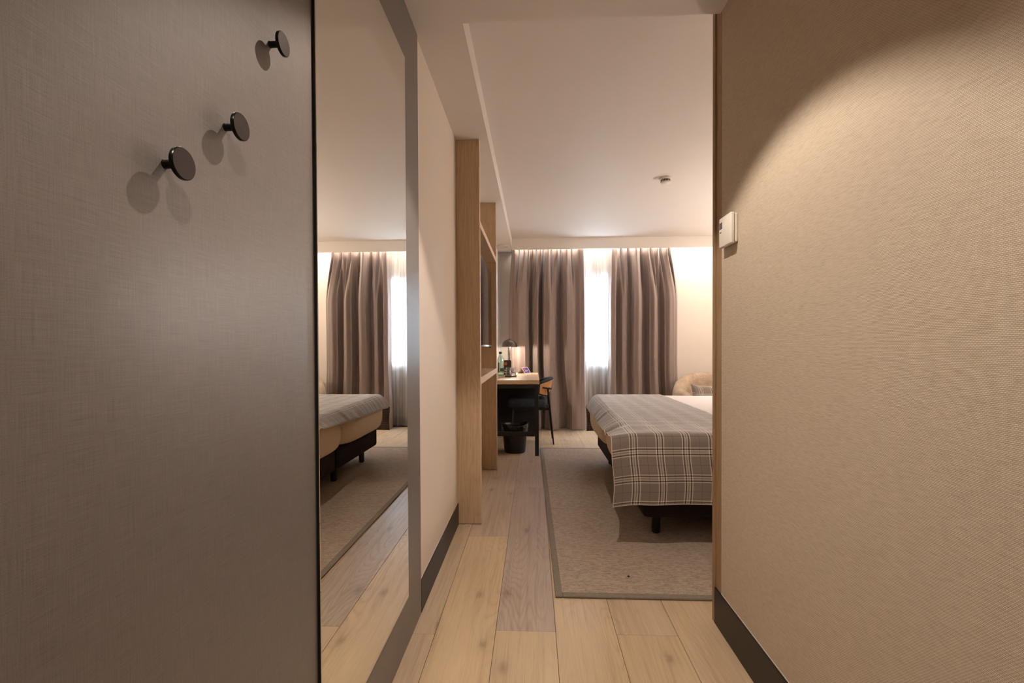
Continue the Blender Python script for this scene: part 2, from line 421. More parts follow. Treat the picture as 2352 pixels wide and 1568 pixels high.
def grid(nu, nv, f, uv=None, name='grid'):
    """open surface from f(i/nu, j/nv)"""
    vs_ = [f(i/nu, j/nv) for j in range(nv+1) for i in range(nu+1)]
    fs = [(j*(nu+1)+i, j*(nu+1)+i+1, (j+1)*(nu+1)+i+1, (j+1)*(nu+1)+i) for j in range(nv) for i in range(nu)]
    me = bpy.data.meshes.new(name); me.from_pydata([tuple(v) for v in vs_], [], fs)
    if uv:
        ul = me.uv_layers.new(name='UVMap')
        cc = [uv(i/nu, j/nv) for j in range(nv+1) for i in range(nu+1)]
        for lp in me.loops: ul.data[lp.index].uv = cc[lp.vertex_index]
    return me
def solid(o, t, off=-1):
    m = o.modifiers.new('thickness', 'SOLIDIFY'); m.thickness = t; m.offset = off
def tag(o, label, cat, group=None):
    o['label'] = label; o['category'] = cat
    if group: o['group'] = group
    return o
def thing(name, label, cat, loc=(0, 0, 0), group=None):
    o = bpy.data.objects.new(name, None); o.empty_display_size = .1; C.objects.link(o); o.location = loc
    o.matrix_basis = Matrix.Translation(loc)
    return tag(o, label, cat, group)
def struct(o, label=None):
    o['kind'] = 'structure'
    if label: o['label'] = label
    return o
def interp(keys, x):
    if x <= keys[0][0]: return keys[0][1]
    for (a, va), (b, vb) in zip(keys, keys[1:]):
        if x <= b:
            t = (x-a)/(b-a); t = t*t*(3-2*t); return va+(vb-va)*t
    return keys[-1][1]

# ================================================================== SETTING
ZS, ZC = 2.45, 2.571      # soffit, ceiling
XL, XR = -.4895, .745     # corridor walls
XE, YE = -.2815, 1.865    # soffit edges
YB, XF, YN = 6.42, 2.95, -1.05
YP = 1.93                 # room side of the partition
# floor: slab + planks
fl = struct(obj('floor', box(B(), XL-.1, XF+.05, YN-.05, YB+.05, -.06, -.0045), M_['subfloor']), 'oak plank floor laid along the hallway')
PW = .2395; PL = 1.852
joints = {-1: 1.785, 0: 2.72, 1: 1.818, 2: 1.15, 3: 1.81, 4: 2.62, 5: 1.3, 6: 2.2, 7: 1.6, 8: 2.9, 9: 1.2, 10: 2.4, 11: 1.9, 12: 2.7}
cache = {}
prr = random.Random(3)
tones = {(1, 3): .05, (1, 5): .25, (1, 1): .72, (0, 2): .85, (0, 4): .30, (-1, 3): .55, (-1, 1): .50, (2, 2): .80, (3, 1): .78, (3, 3): .6, (4, 2): .75, (4, 1): .9, (5, 1): .7}
for k in range(-1, 13):
    x0 = -.395+PW*(k-0) if k >= 0 else -.395-PW
    xa, xb = x0, x0+PW
    j = joints[k]
    while j > YN: j -= PL
    y = j
    while y < YB:
        a, b = max(y, YN), min(y+PL, YB)
        xa_, xb_ = max(xa, XL-.02), min(xb, XF)
        # nothing under the bathroom block
        if b-a > .02 and xb_-xa_ > .01 and not (xa_ > XR+.02 and b < YP):
            if xa_ > XR and a < YP: a = YP-.05
            key = (round(xb_-xa_, 3), round(b-a, 3))
            if key not in cache:
                bm = box(B(), -(xb_-xa_)/2+.0007, (xb_-xa_)/2-.0007, -(b-a)/2+.0007, (b-a)/2-.0007, -.0045, 0, .0012, 1)
                me = bpy.data.meshes.new('plank'); bmesh.ops.recalc_face_normals(bm, faces=bm.faces); bm.to_mesh(me); bm.free(); me.materials.append(M_['floor']); cache[key] = me
            o = bpy.data.objects.new('plank', cache[key]); C.objects.link(o); o.parent = fl
            o.location = ((xa_+xb_)/2, (a+b)/2, 0)
            o['tone'] = tones.get((k, round((a+b)/2)), prr.uniform(.25, .85))
        y += PL
# walls
def wallbox(name, *a, mat='wallp', label=None): return struct(obj(name, box(B(), *a), M_[mat]), label)
wallbox('wall_left', XL-.1, XL, YN, YB, -.06, 2.7, label='beige painted wall at the left of the hallway and room')
wallbox('wall_right', XR, XR+.02, YN, 1.852, -.06, ZS, mat='wallpaper', label='beige woven wallpaper wall at the right')
wallbox('wall_partition', XR+.02, XF, YP-.10, YP-.002, -.06, 2.7, label='room side of the hallway partition')
wallbox('wall_far_right', XF, XF+.1, YP-.1, YB+.1, -.06, 2.7)
wallbox('wall_entry', XL-.1, XR+.1, YN-.1, YN, -.06, 2.7)
# back wall with a window opening
WX0, WX1, WZ0, WZ1 = -.05, 1.72, .885, 2.075
bm = B(); box(bm, XL-.1, WX0, YB, YB+.12, -.06, 2.7); box(bm, WX1, XF+.1, YB, YB+.12, -.06, 2.7)
box(bm, WX0, WX1, YB, YB+.12, -.06, WZ0); box(bm, WX0, WX1, YB, YB+.12, WZ1, 2.7)
struct(obj('wall_back', bm, M_['wallp']), 'pale back wall behind the curtains')
bm = B()
for a in ((WX0, WX1, WZ0, WZ0+.05), (WX0, WX1, WZ1-.05, WZ1), (WX0, WX0+.05, WZ0+.05, WZ1-.05), (WX1-.05, WX1, WZ0+.05, WZ1-.05), (.81, .86, WZ0+.05, WZ1-.05)):
    box(bm, a[0], a[1], YB+.04, YB+.09, a[2], a[3])
win = struct(obj('window_1', bm, M_['white']), 'window behind the sheer curtain')
o = obj('pane', box(B(), WX0+.05, .81, YB+.062, YB+.068, WZ0+.05, WZ1-.05), M_['pane'], win)
o = obj('pane', box(B(), .86, WX1-.05, YB+.062, YB+.068, WZ0+.05, WZ1-.05), M_['pane'], win)
# ceilings
struct(obj('ceiling', box(B(), XE, XF+.1, YE, YB+.1, ZC, ZC+.1), M_['ceil']), 'raised bedroom ceiling')
bm = B(); box(bm, XL-.1, XR+.1, YN-.1, YE, ZS, ZC+.1); box(bm, XL-.1, XE, YE, YB+.1, ZS, ZC+.1)
struct(obj('ceiling_soffit', bm, M_['ceil']), 'lower ceiling of the hallway and strip along the left wall')
struct(obj('trim_1', box(B(), XE, XF, 6.115, 6.135, 2.4245, ZC-.001), M_['ceil']), 'pelmet board over the curtains')
# wood corner trim of the right wall
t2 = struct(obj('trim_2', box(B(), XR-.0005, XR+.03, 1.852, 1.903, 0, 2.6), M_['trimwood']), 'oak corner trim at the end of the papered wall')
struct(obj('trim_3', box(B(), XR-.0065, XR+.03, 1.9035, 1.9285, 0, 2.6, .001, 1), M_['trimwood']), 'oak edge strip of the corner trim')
# skirtings
bb = struct(obj('baseboard_right', box(B(), XR-.007, XR, YN, 1.905, 0, .148, .001, 1), M_['skirt']), 'dark skirting board below the papered wall')
obj('caulk_line', box(B(), XR-.002, XR, YN, 1.85, .148, .151), M_['skirtcap'], bb)
bb = struct(obj('baseboard_left', box(B(), XL, XL+.0075, 1.925, 2.898, 0, .137, .001, 1), M_['skirt']), 'dark skirting board between panel and shelving')
obj('caulk_line', box(B(), XL, XL+.002, 1.925, 2.898, .137, .1395), M_['skirtcap'], bb)
struct(obj('baseboard_back', box(B(), WX0-.4, XF, YB-.008, YB, 0, .137), M_['skirt']))

# ================================================================== HALLWAY
XP = -.4825
t = thing('wall_panel', 'tall grey linen-patterned laminate panel behind the black hooks and the mirror', 'panel', (XP, .4, 0))
obj('panel_face', box(B(), XL+.0008, XP, -.9, 1.92, .002, ZS-.002, .0008, 1), M_['laminate'], t)

# mirror: plate with bevelled rim and black back edge
t = thing('mirror', 'tall frameless wall mirror with a thin sloping rim on the grey panel', 'mirror', (XP, 1.35, .19))
my0, my1, mz0, mz1 = .990, 1.707, .192, 2.219; mx = XP+.0082
bm = B(); bw = .010; bd = .0016
outer = [(my0, mz0), (my1, mz0), (my1, mz1), (my0, mz1)]; inner = [(my0+.0006, mz0+bw), (my1-bw, mz0+bw), (my1-bw, mz1-bw), (my0+.0006, mz1-bw)]
vo = [bm.verts.new((mx-bd, a, b)) for a, b in outer]; vi = [bm.verts.new((mx, a, b)) for a, b in inner]
for i in range(4):
    j = (i+1) % 4; bm.faces.new((vo[i], vo[j], vi[j], vi[i]))
bm.faces.new(vi)
bmesh.ops.recalc_face_normals(bm, faces=bm.faces)
g = obj('mirror_glass', bm, M_['mirror'], t)
obj('mirror_backing', box(B(), XP+.0001, mx-bd-.0002, my0+.0001, my1-.0001, mz0+.0001, mz1-.0001), M_['blackpanel'], t)

# hooks
hooks = [((.582, 1.3805), 'lowest of three black disc coat hooks, nearest the left edge'),
         ((.702, 1.4855), 'middle of three black disc coat hooks on the grey panel'),
         ((.828, 1.6965), 'highest of three black disc coat hooks, nearest the mirror')]
for (y, z), lb in hooks:
    t = thing('coat_hook', lb, 'hook', (XP, y, z), 'round coat hooks on the grey panel')
    obj('stem', lathe(B(), [(.0062, 0), (.0056, .002), (.0056, .0215)], (XP, y, z), 20, 'X'), M_['hookrim'], t, ang=40)
    rd = .0208
    obj('disc', lathe(B(), [(.001, .0212), (rd-.001, .0212), (rd, .0222), (rd, .0258), (rd-.0008, .0268)], (XP, y, z), 48, 'X'), M_['hookrim'], t, ang=30)
    obj('disc_face', lathe(B(), [(rd-.0012, .0261), (rd-.0012, .0271), (.0004, .0272)], (XP, y, z), 48, 'X'), M_['hook'], t)

# thermostat
tx = XR
t = thing('thermostat', 'cream wall thermostat with a small grey display on the papered wall', 'thermostat', (tx, 1.76, 1.51))
ty0, ty1, tz0, tz1 = 1.704, 1.810, 1.511, 1.625
obj('back_plate', box(B(), tx-.0115, tx-.0003, ty0+.002, ty1-.004, tz0+.005, tz1-.004, .003), M_['white'], t)
obj('slot', box(B(), tx-.0128, tx-.0112, ty0+.006, ty1-.006, tz0+.007, tz1-.006), M_['cavity'], t)
obj('cover', box(B(), tx-.028, tx-.0125, ty0, ty1, tz0, tz1, .0045, 3), M_['white'], t, ang=40)
obj('display', box(B(), tx-.0285, tx-.0275, 1.778, 1.804, 1.581, 1.606, .0004, 1), M_['lcd'], t)
obj('button', box(B(), tx-.0292, tx-.0275, 1.786, 1.799, 1.567, 1.5705, .0006, 1), M_['cavity'], t)

# recessed downlights
for yy, lb in ((1.30, 'recessed round spotlight in the hallway soffit, nearer the bedroom'), (.03, 'recessed round spotlight in the hallway soffit, nearer the entrance')):
    t = thing('ceiling_spotlight', lb, 'light', (.06 if yy > 1 else .10, yy, ZS), 'hallway spotlights')
    obj('ring', lathe(B(), [(.042, 0), (.042, -.004), (.030, -.006), (.030, 0)], (.06 if yy > 1 else .10, yy, ZS), 32, closed=True), M_['white'], t, ang=40)
    obj('lens', lathe(B(), [(.029, -.001), (.0005, -.001)], (.06 if yy > 1 else .10, yy, ZS), 32), M_['led'], t)

# ================================================================== SHELVING + TV
CX0, CX1 = XL+.0008, -.3382
t = thing('shelving_unit', 'oak shelving unit of two tall side boards and two shelves around the television', 'shelf', (CX0, 3.5, 0))
def sideboard(y, w):
    s_ = obj('side_panel', box(B(), CX0, CX1-.0035, y, y+w, .004, ZS-.001), M_['wood'], t)
    obj('edge_band', box(B(), CX1-.0033, CX1, y+.0004, y+w, .004, ZS-.001, .0006, 1), M_['band'], s_)
sideboard(2.903, .034); sideboard(4.188, .034)
for z0, z1 in ((.893, .938), (1.905, 1.945)):
    s_ = obj('shelf', box(B(), CX0, CX1-.004, 2.938, 4.187, z0, z1), M_['woodY'], t)
    obj('edge_band', box(B(), CX1-.0038, CX1-.0005, 2.938, 4.187, z0, z1, .0006, 1), M_['band'], s_)
obj('back_panel', box(B(), CX0, CX0+.012, 2.938, 4.187, .004, .892), M_['woodY'], t)
obj('back_panel', box(B(), CX0, CX0+.012, 2.938, 4.187, .939, 1.904), M_['woodY'], t)

t = thing('television', 'flat black television mounted between the oak shelves', 'television', (-.40, 3.55, 1.14))
obj('casing', box(B(), -.405, -.378, 3.00, 4.12, 1.135, 1.80, .003, 2), M_['tvbody'], t, ang=40)
obj('screen', box(B(), -.3779, -.3765, 3.008, 4.112, 1.150, 1.792), M_['tv'], t)
obj('mount', box(B(), CX0+.013, -.406, 3.40, 3.70, 1.32, 1.62, .004, 1), M_['black'], t)
obj('sensor_foot', box(B(), -.392, -.378, 4.06, 4.10, 1.127, 1.1348, .001, 1), M_['tvbody'], t)

# ================================================================== FIXTURES ON CEILINGS
def smoke(x, y):
    t = thing('smoke_detector', 'small white round smoke detector on the raised bedroom ceiling', 'smoke detector', (x, y, ZC))
    obj('base_ring', lathe(B(), [(.052, -.0005), (.052, -.010), (.047, -.013), (.0, -.013)], (x, y, ZC), 40), M_['white'], t, ang=35)
    obj('sensor_slots', lathe(B(), [(.040, -.013), (.040, -.026), (.0, -.026)], (x, y, ZC), 40), M_['cavity'], t)
    bm = B()
    for i in range(20):
        a = 2*PI*i/20; tube(bm, (x+.0415*math.cos(a), y+.0415*math.sin(a), ZC-.012), (x+.0405*math.cos(a), y+.0405*math.sin(a), ZC-.028), .0016, seg=6)
    obj('grille', bm, M_['white'], t)
    obj('cap', lathe(B(), [(.043, -.026), (.040, -.032), (.030, -.036), (.0, -.037)], (x, y, ZC), 40), M_['white'], t, ang=35)
smoke(1.134, 3.99); bpy.data.objects['smoke_detector'].scale = (1, 1, 1.4)
t = thing('ceiling_disc', 'flat round white disc fitting on the low soffit above the desk', 'ceiling fitting', (-.395, 5.98, ZS))
obj('rim', lathe(B(), [(.078, -.0005), (.078, -.010), (.070, -.016), (.062, -.014), (.060, -.0005)], (-.395, 5.98, ZS), 40, closed=True), M_['white'], t, ang=35)
obj('plate', lathe(B(), [(.0605, -.0005), (.0605, -.011), (.0, -.012)], (-.395, 5.98, ZS), 40), M_['white'], t, ang=35)

# ================================================================== CURTAINS
def X_(px, Y=6.26): return (px-1226.0)/1051.4*Y
ZTOP = 2.50
def curtain(name, label, bot, mid, top, nseed):
    """bot/mid/top: fold profiles as (pixel column measured on the photo -> metres, depth)"""
    def prof(keys):
        n_ = 320; x0, x1 = keys[0][0], keys[-1][0]
        # reparametrise by fold index so pleats stay coherent
        return [(x0+(x1-x0)*i/n_, interp(keys, x0+(x1-x0)*i/n_)) for i in range(n_+1)]
    pb, pm, pt = prof(bot), prof(mid), prof(top)
    def f(u, v):
        i = min(320, int(round(u*320)))
        z = .012+(ZTOP-.012)*v
        wt = max(0, min(1, (z-1.75)/.62)); wt = wt**1.4
        wb = max(0, min(1, (1.0-z)/.9)); wb = wb*wb*(3-2*wb)
        x = pm[i][0]*(1-wt-wb)+pt[i][0]*wt+pb[i][0]*wb if wt+wb <= 1 else pm[i][0]
        d = pm[i][1]*(1-wt-wb)+pt[i][1]*wt+pb[i][1]*wb
        nz = noise.noise(Vector((x/34+nseed, z*.9, nseed)))*.018+noise.noise(Vector((x/14+nseed, z*1.6, 3)))*.004
        xx = X_(x)+nz*.35
        if v < .02: d += .004
        return (xx, 6.238-d*1.62-nz*.6, z)
    me = grid(320, 90, f, name=name)
    o = link(name, me, M_['curtain'], None, True); solid(o, .003, 0)
    return tag(o, label, 'curtain', 'heavy curtains over the window')
midL = [(1170, -.01), (1180, .04), (1193, .075), (1206, .06), (1214, .01), (1218, -.065), (1222, -.06), (1227, .03), (1235, .055), (1239, -.03), (1242, -.07), (1246, -.06), (1250, .045), (1262, .07), (1272, .045), (1280, -.025), (1289, -.05), (1294, .01), (1301, .065), (1312, .06), (1321, .025), (1331, .045), (1339, .055), (1346, .0)]
botL = [(1172, -.01), (1181, .04), (1194, .07), (1207, .06), (1216, .01), (1220, -.06), (1225, -.05), (1231, .03), (1239, .05), (1245, -.03), (1249, -.05), (1252, .03), (1264, .07), (1276, .045), (1286, -.03), (1300, -.05), (1306, .01), (1312, .06), (1322, .07), (1334, .06), (1339, .045), (1346, .0)]
topL = [(1177, .0), (1185, .045), (1191, .03), (1194, -.05), (1198, .02), (1206, .05), (1212, .02), (1215, -.055), (1219, .03), (1225, .05), (1230, .02), (1233, -.05), (1237, .03), (1243, .05), (1246, .02), (1249, -.055), (1253, .03), (1260, .05), (1264, .02), (1266, -.035), (1270, .02), (1280, .045), (1285, .01), (1288, -.05), (1292, .02), (1302, .055), (1310, .02), (1313, -.045), (1317, .02), (1328, .05), (1338, .045), (1343, .0)]
curtain('curtain', 'taupe floor-length curtain drawn at the left of the window, behind the desk', botL, midL, topL, 2.3)
midR = [(1395, .0), (1401, .045), (1409, .05), (1415, -.035), (1419, -.02), (1426, .03), (1432, .03), (1439, -.02), (1446, -.03), (1451, .05), (1459, .075), (1466, .05), (1471, -.045), (1482, -.05), (1486, .035), (1495, .07), (1502, .05), (1508, -.045), (1515, -.04), (1520, .03), (1528, .06), (1536, .05), (1544, .025), (1549, .0)]
botR = [(1394, .0), (1400, .035), (1409, .045), (1416, -.02), (1421, -.01), (1428, .02), (1434, .02), (1441, -.02), (1449, -.02), (1454, .05), (1462, .07), (1469, .05), (1475, -.04), (1484, -.045), (1488, .035), (1498, .07), (1506, .05), (1512, -.045), (1518, -.04), (1524, .03), (1532, .06), (1540, .05), (1547, .025), (1553, .0)]
topR = [(1397, .0), (1403, .045), (1413, .04), (1420, .02), (1425, -.05), (1429, .02), (1435, .035), (1440, -.05), (1444, .02), (1456, .055), (1464, .03), (1468, -.05), (1472, .02), (1482, .04), (1487, .0), (1491, -.05), (1495, .02), (1503, .05), (1509, .01), (1513, -.05), (1516, .02), (1524, .045), (1528, .0), (1531, -.04), (1533, .02), (1536, .0)]
curtain('curtain', 'taupe floor-length curtain drawn at the right of the window, behind the bed', botR, midR, topR, 8.1)
def fs(u, v):
    x = -.20+2.05*u; z = .02+(ZTOP-.02)*v
    d = .026*math.sin(x*46+.8*math.sin(x*7))+.008*math.sin(x*97+1.3)+.006*noise.noise(Vector((x*5, z*1.5, 1)))
    return (x, 6.383-d*(.75+.25*v)*.85, z)
o = link('sheer_curtain', grid(300, 20, fs, name='sheer_curtain'), M_['sheer'], None, True)
tag(o, 'translucent white sheer curtain glowing between the two taupe curtains', 'curtain')

# grey panel behind the desk
t = thing('glass_wall_panel', 'tall narrow grey panel with a pale metal edge behind the desk lamp', 'panel', (-.39, YB, .79))
obj('panel_face', box(B(), XL+.002, -.20, YB-.012, YB-.001, .05, 2.42), M_['greypanel'], t)
obj('edge_strip', box(B(), XL+.001, XL+.020, YB-.016, YB-.0122, .05, 2.44), M_['alu'], t)
obj('edge_strip', box(B(), XL+.0205, -.20, YB-.016, YB-.0122, 2.418, 2.44), M_['alu'], t)

# ================================================================== DESK
t = thing('writing_desk', 'oak-topped desk on a black square-tube frame below the curtain', 'desk', (-.21, 5.4, 0))
DZ = .787
obj('desktop', box(B(), XL+.003, .060, 4.722, 6.05, DZ-.043, DZ, .0015, 1), M_['woodY'], t)
for x0, y0 in ((.012, 4.735), (.012, 5.985), (XL+.006, 4.735), (XL+.006, 5.985)):
    obj('leg', box(B(), x0, x0+.040, y0, y0+.040, 0, DZ-.0435, .0015, 1), M_['black'], t)
obj('apron', box(B(), XL+.0465, .0115, 4.737, 4.773, DZ-.085, DZ-.0436), M_['black'], t)
obj('apron', box(B(), .014, .050, 4.776, 5.984, DZ-.085, DZ-.0436), M_['black'], t)
obj('rail', box(B(), XL+.0465, .0115, 4.737, 4.773, .205, .248, .001, 1), M_['black'], t)
obj('end_panel', box(B(), XL+.004, .0115, 5.765, 5.785, .0, DZ-.0436), M_['blackpanel'], t)
obj('back_panel', box(B(), XL+.004, XL+.020, 4.776, 5.764, .20, DZ-.0436), M_['blackpanel'], t)  # black sheet added where the space under the desk is just unlit

# lamp
lx, ly = -.312, 5.93
t = thing('desk_lamp', 'desk lamp with a dark dome shade and thin stem on the oak desk', 'lamp', (lx, ly, DZ))
obj('base', lathe(B(), [(.070, .0002), (.070, .008), (.064, .012), (.0, .013)], (lx, ly, DZ), 40), M_['lampshade'], t, ang=35)
obj('stem', tube(B(), (lx, ly, DZ+.0125), (lx, ly, DZ+.325), .006), M_['hook'], t, ang=60)
obj('socket', lathe(B(), [(.010, 0), (.016, .006), (.017, .030), (.012, .036)], (lx, ly, DZ+.318), 24), M_['chrome'], t, ang=40)
pr = [(.102*math.cos(a), .345+.098*math.sin(a)) for a in [i*PI/2/14 for i in range(15)]]
pin = [(r*.975, h-.002) for r, h in pr][::-1]
obj('lamp_shade', lathe(B(), pr+pin, (lx, ly, DZ), 48, closed=False), M_['lampshade'], t, ang=60)
obj('shade_lining', lathe(B(), [(r_*.968, h_-.003) for r_, h_ in pr][::-1]+[(.102*.966, .337), (.102*.950, .337)]+[(r_*.955, h_-.004) for r_, h_ in pr], (lx, ly, DZ), 48), M_['white'], t, ang=60)
obj('finial', lathe(B(), [(.006, 0), (.006, .008), (.0, .011)], (lx, ly, DZ+.4432), 16), M_['hookrim'], t)
bm = B(); bmesh.ops.create_uvsphere(bm, u_segments=20, v_segments=12, radius=.024, matrix=Matrix.Translation((lx, ly, DZ+.374)))
obj('bulb', bm, M_['bulb'], t, True)
point('desk_lamp_light', (lx+.034, ly-.015, DZ+.337), 11, (1.0, .88, .74), .012)

# bottle
bx, by = -.381, 5.27
t = thing('water_bottle', 'tall pale green glass water bottle with a black cap on the desk', 'bottle', (bx, by, DZ))
prb = [(.030, .0005), (.039, .004), (.040, .012), (.040, .185), (.037, .205), (.028, .228), (.017, .246), (.0145, .255), (.0145, .272)]
prin = [(max(r-.004, .001), max(h, .014)) for r, h in prb[2:]][::-1]
obj('glass_body', lathe(B(), prb+prin+[(.0, .014)], (bx, by, DZ), 40), M_['bottle'], t, True)
obj('bottle_foot', lathe(B(), [(.0385, .0158), (.0385, .024), (.0, .022)], (bx, by, DZ-.0), 32), M_['bottlefoot'], t, ang=40)
obj('cap', lathe(B(), [(.0165, .262), (.0165, .285), (.015, .288), (.0, .288)], (bx, by, DZ), 28), M_['black'], t, ang=40)
bm = B()
lathe(bm, [(.0404, .062), (.0404, .100)], (bx, by, DZ), 48)
bmesh.ops.delete(bm, geom=[f for f in bm.faces if len(f.verts) > 4 or f.calc_center_median().x < bx-.002 or f.calc_center_median().y > by+.012], context='FACES')
obj('label_patch', bm, M_['label'], t)
bm = B(); lathe(bm, [(.0403, .05), (.0403, .165)], (bx, by, DZ), 48)
bmesh.ops.delete(bm, geom=[f for f in bm.faces if len(f.verts) > 4 or not (-.024 < f.calc_center_median().x-bx < -.008) or f.calc_center_median().y > by], context='FACES')
obj('reflection_strip', bm, M_['label'], t)  # dark reflection in the glass, painted on as a strip of colour

# folder stand
t = thing('information_board', 'dark brown upright information card with orange print behind the glasses', 'sign', (-.33, 5.52, DZ))
bm = B(); sx0, sx1, sy = -.360, -.268, 5.52; box(bm, sx0, sx1, sy, sy+.006, DZ+.0006, DZ+.183)
es = [e for e in bm.edges if abs(e.verts[0].co.x-e.verts[1].co.x) < 1e-6 and abs(e.verts[0].co.z-e.verts[1].co.z) < 1e-6 and e.verts[0].co.z > DZ+.1]
bmesh.ops.bevel(bm, geom=es, offset=.014, segments=5, profile=.5, affect='EDGES')
obj('board', bm, M_['card'], t)
for zz, x0, x1 in ((.152, -.352, -.322), (.140, -.354, -.318), (.128, -.352, -.322)):
    obj('orange_print', box(B(), x0, x1, sy-.0008, sy-.0001, DZ+zz-.004, DZ+zz+.004), M_['orange'], t)
for zz in (.062, .035): obj('pale_print', box(B(), -.354, -.300, sy-.0008, sy-.0001, DZ+zz-.002, DZ+zz+.002), M_['whitecard'], t)
obj('foot', box(B(), -.35, -.28, sy+.0065, sy+.05, DZ+.0004, DZ+.006), M_['card'], t)

# coaster with two glasses
cx, cy = -.262, 5.28
tag(obj('drinks_tray', box(B(), cx-.068, cx+.066, cy-.055, cy+.065, DZ+.0004, DZ+.014, .004, 2), M_['black'], ang=40), 'small black tray under two upturned glasses on the desk', 'tray')
for gx, gy, lb in ((cx-.026, cy-.012, 'left one of two upturned glass tumblers on the black tray'), (cx+.026, cy+.028, 'right one of two upturned glass tumblers on the black tray')):
    pg = [(.034, .0), (.0335, .004), (.029, .085), (.027, .090), (.0, .090)]
    pi_ = [(.0, .080), (.026, .080), (.0315, .0)]
    tag(obj('tumbler', lathe(B(), pg+pi_, (gx, gy, DZ+.0146), 36, closed=True), M_['glass'], None, True), lb, 'glass', 'upturned tumblers on the tray')

# tent card
t = thing('tent_card', 'small white folded tent card with violet print on the desk', 'card', (-.12, 5.85, DZ))
th = math.radians(60); ux, uy = math.cos(th), math.sin(th); vx, vy = math.sin(th), -math.cos(th)
A = Vector((-.206, 5.87, DZ+.0006)); L, Wd, Hh = .15, .112, .078
def tp(u, v, h): return Vector((A.x+ux*u+vx*v, A.y+uy*u+vy*v, A.z+h))
def slab(p0, p1, p2, p3, th_):
    bm = B(); nrm = (p1-p0).cross(p3-p0).normalized()*th_
    a = [bm.verts.new(p) for p in (p0, p1, p2, p3)]; b = [bm.verts.new(p+nrm) for p in (p0, p1, p2, p3)]
    bm.faces.new(a[::-1]); bm.faces.new(b)
    for i in range(4): bm.faces.new((a[i], a[(i+1) % 4], b[(i+1) % 4], b[i]))
    return bm
obj('card_front', slab(tp(0, Wd, 0), tp(L, Wd, 0), tp(L, Wd/2, Hh), tp(0, Wd/2, Hh), .0012), M_['whitecard'], t)
obj('card_back', slab(tp(0, 0, 0), tp(L, 0, 0), tp(L, Wd/2-.001, Hh), tp(0, Wd/2-.001, Hh), .0012), M_['whitecard'], t)
def facep(u, s, lift): 
    p = tp(u, Wd/2+Wd/2*s, Hh*(1-s)); n_ = Vector((vx*Hh, vy*Hh, Wd/2)).normalized(); return p+n_*(.0013+lift)
def patch(nm, u0, u1, s0, s1, mat, lift=.0004):
    obj(nm, slab(facep(u0, s1, lift), facep(u1, s1, lift), facep(u1, s0, lift), facep(u0, s0, lift), .0004), M_[mat], t)
patch('printed_field', .012, L-.012, .08, .92, 'violet'); patch('magenta_block', .02, .075, .12, .52, 'redprint', .0009)
patch('blue_block', .08, L-.018, .10, .34, 'blueprint', .0009); patch('white_bar', .035, .105, .56, .66, 'whitecard', .0009); patch('blue_foot', .018, L-.03, .76, .88, 'blueprint', .0009)

# waste bin
wx, wy = -.205, 4.93
t = thing('waste_bin', 'black round waste bin lined with a crumpled black bag under the desk', 'bin', (wx, wy, 0))
obj('bucket', lathe(B(), [(.0, .0005), (.108, .0005), (.112, .006), (.136, .255), (.133, .255), (.108, .010), (.0, .010)], (wx, wy, 0), 48), M_['bin'], t, ang=40)
def fb(u, v):
    a = 2*PI*u; h = v
    nz = noise.noise(Vector((math.cos(a)*3, math.sin(a)*3, h*4)))
    nz2 = noise.noise(Vector((math.cos(a)*9, math.sin(a)*9, h*9+4)))
    rimz = .300+.010*math.sin(a*2+1)+.008*nz
    if v < .25:      # inside going down
        tt = v/.25; r = .118+.012*tt; z = .19+(rimz-.19)*tt
    elif v < .4:
        tt = (v-.25)/.15; r = .130+.017*math.sin(tt*PI/2); z = rimz+.004*math.sin(tt*PI)
    else:
        tt = (v-.4)/.6; r = .147-.014*tt+.004*math.sin(a*7+nz*4)*tt; z = rimz-(.115+.03*math.sin(a*3+.5)+.02*nz)*tt
    r += nz2*.004
    return (wx+r*math.cos(a), wy+r*math.sin(a), z)
me = grid(96, 28, fb, name='bin_liner'); link('bin_liner', me, M_['bag'], t, True)

# desk chair (faces the desk, i.e. -X)
t = thing('desk_chair', 'charcoal upholstered chair with a curved plywood back pushed under the desk', 'chair', (0, 5.46, 0))
cyy = 5.46
bm = box(B(), -.315, .155, cyy-.225, cyy+.225, .425, .525, .048, 5)
obj('seat', bm, M_['seatfab'], t, True)
for sy_, in ((-1,), (1,)):
    obj('leg', tube(B(), (.228, cyy+sy_*.172, 0), (.165, cyy+sy_*.162, .652), .0085, .013, 14), M_['black'], t, ang=50)
    obj('leg', tube(B(), (-.275, cyy+sy_*.185, 0), (-.245, cyy+sy_*.165, .424), .0085, .012, 14), M_['black'], t, ang=50)
    obj('side_rail', box(B(), -.24, .186, cyy+sy_*.163-.010, cyy+sy_*.163+.010, .398, .4245, .002, 1), M_['black'], t)
obj('rear_rail', box(B(), .164, .186, cyy-.152, cyy+.152, .402, .428, .002, 1), M_['black'], t)
def backpt(phi, z, r):   # plan ellipse opening to -X, leaning outwards with height
    lean = (z-.55)*.22
    return Vector((-.02+(r+lean)*math.cos(phi), cyy+(r+.018+lean*.4)*math.sin(phi), z))
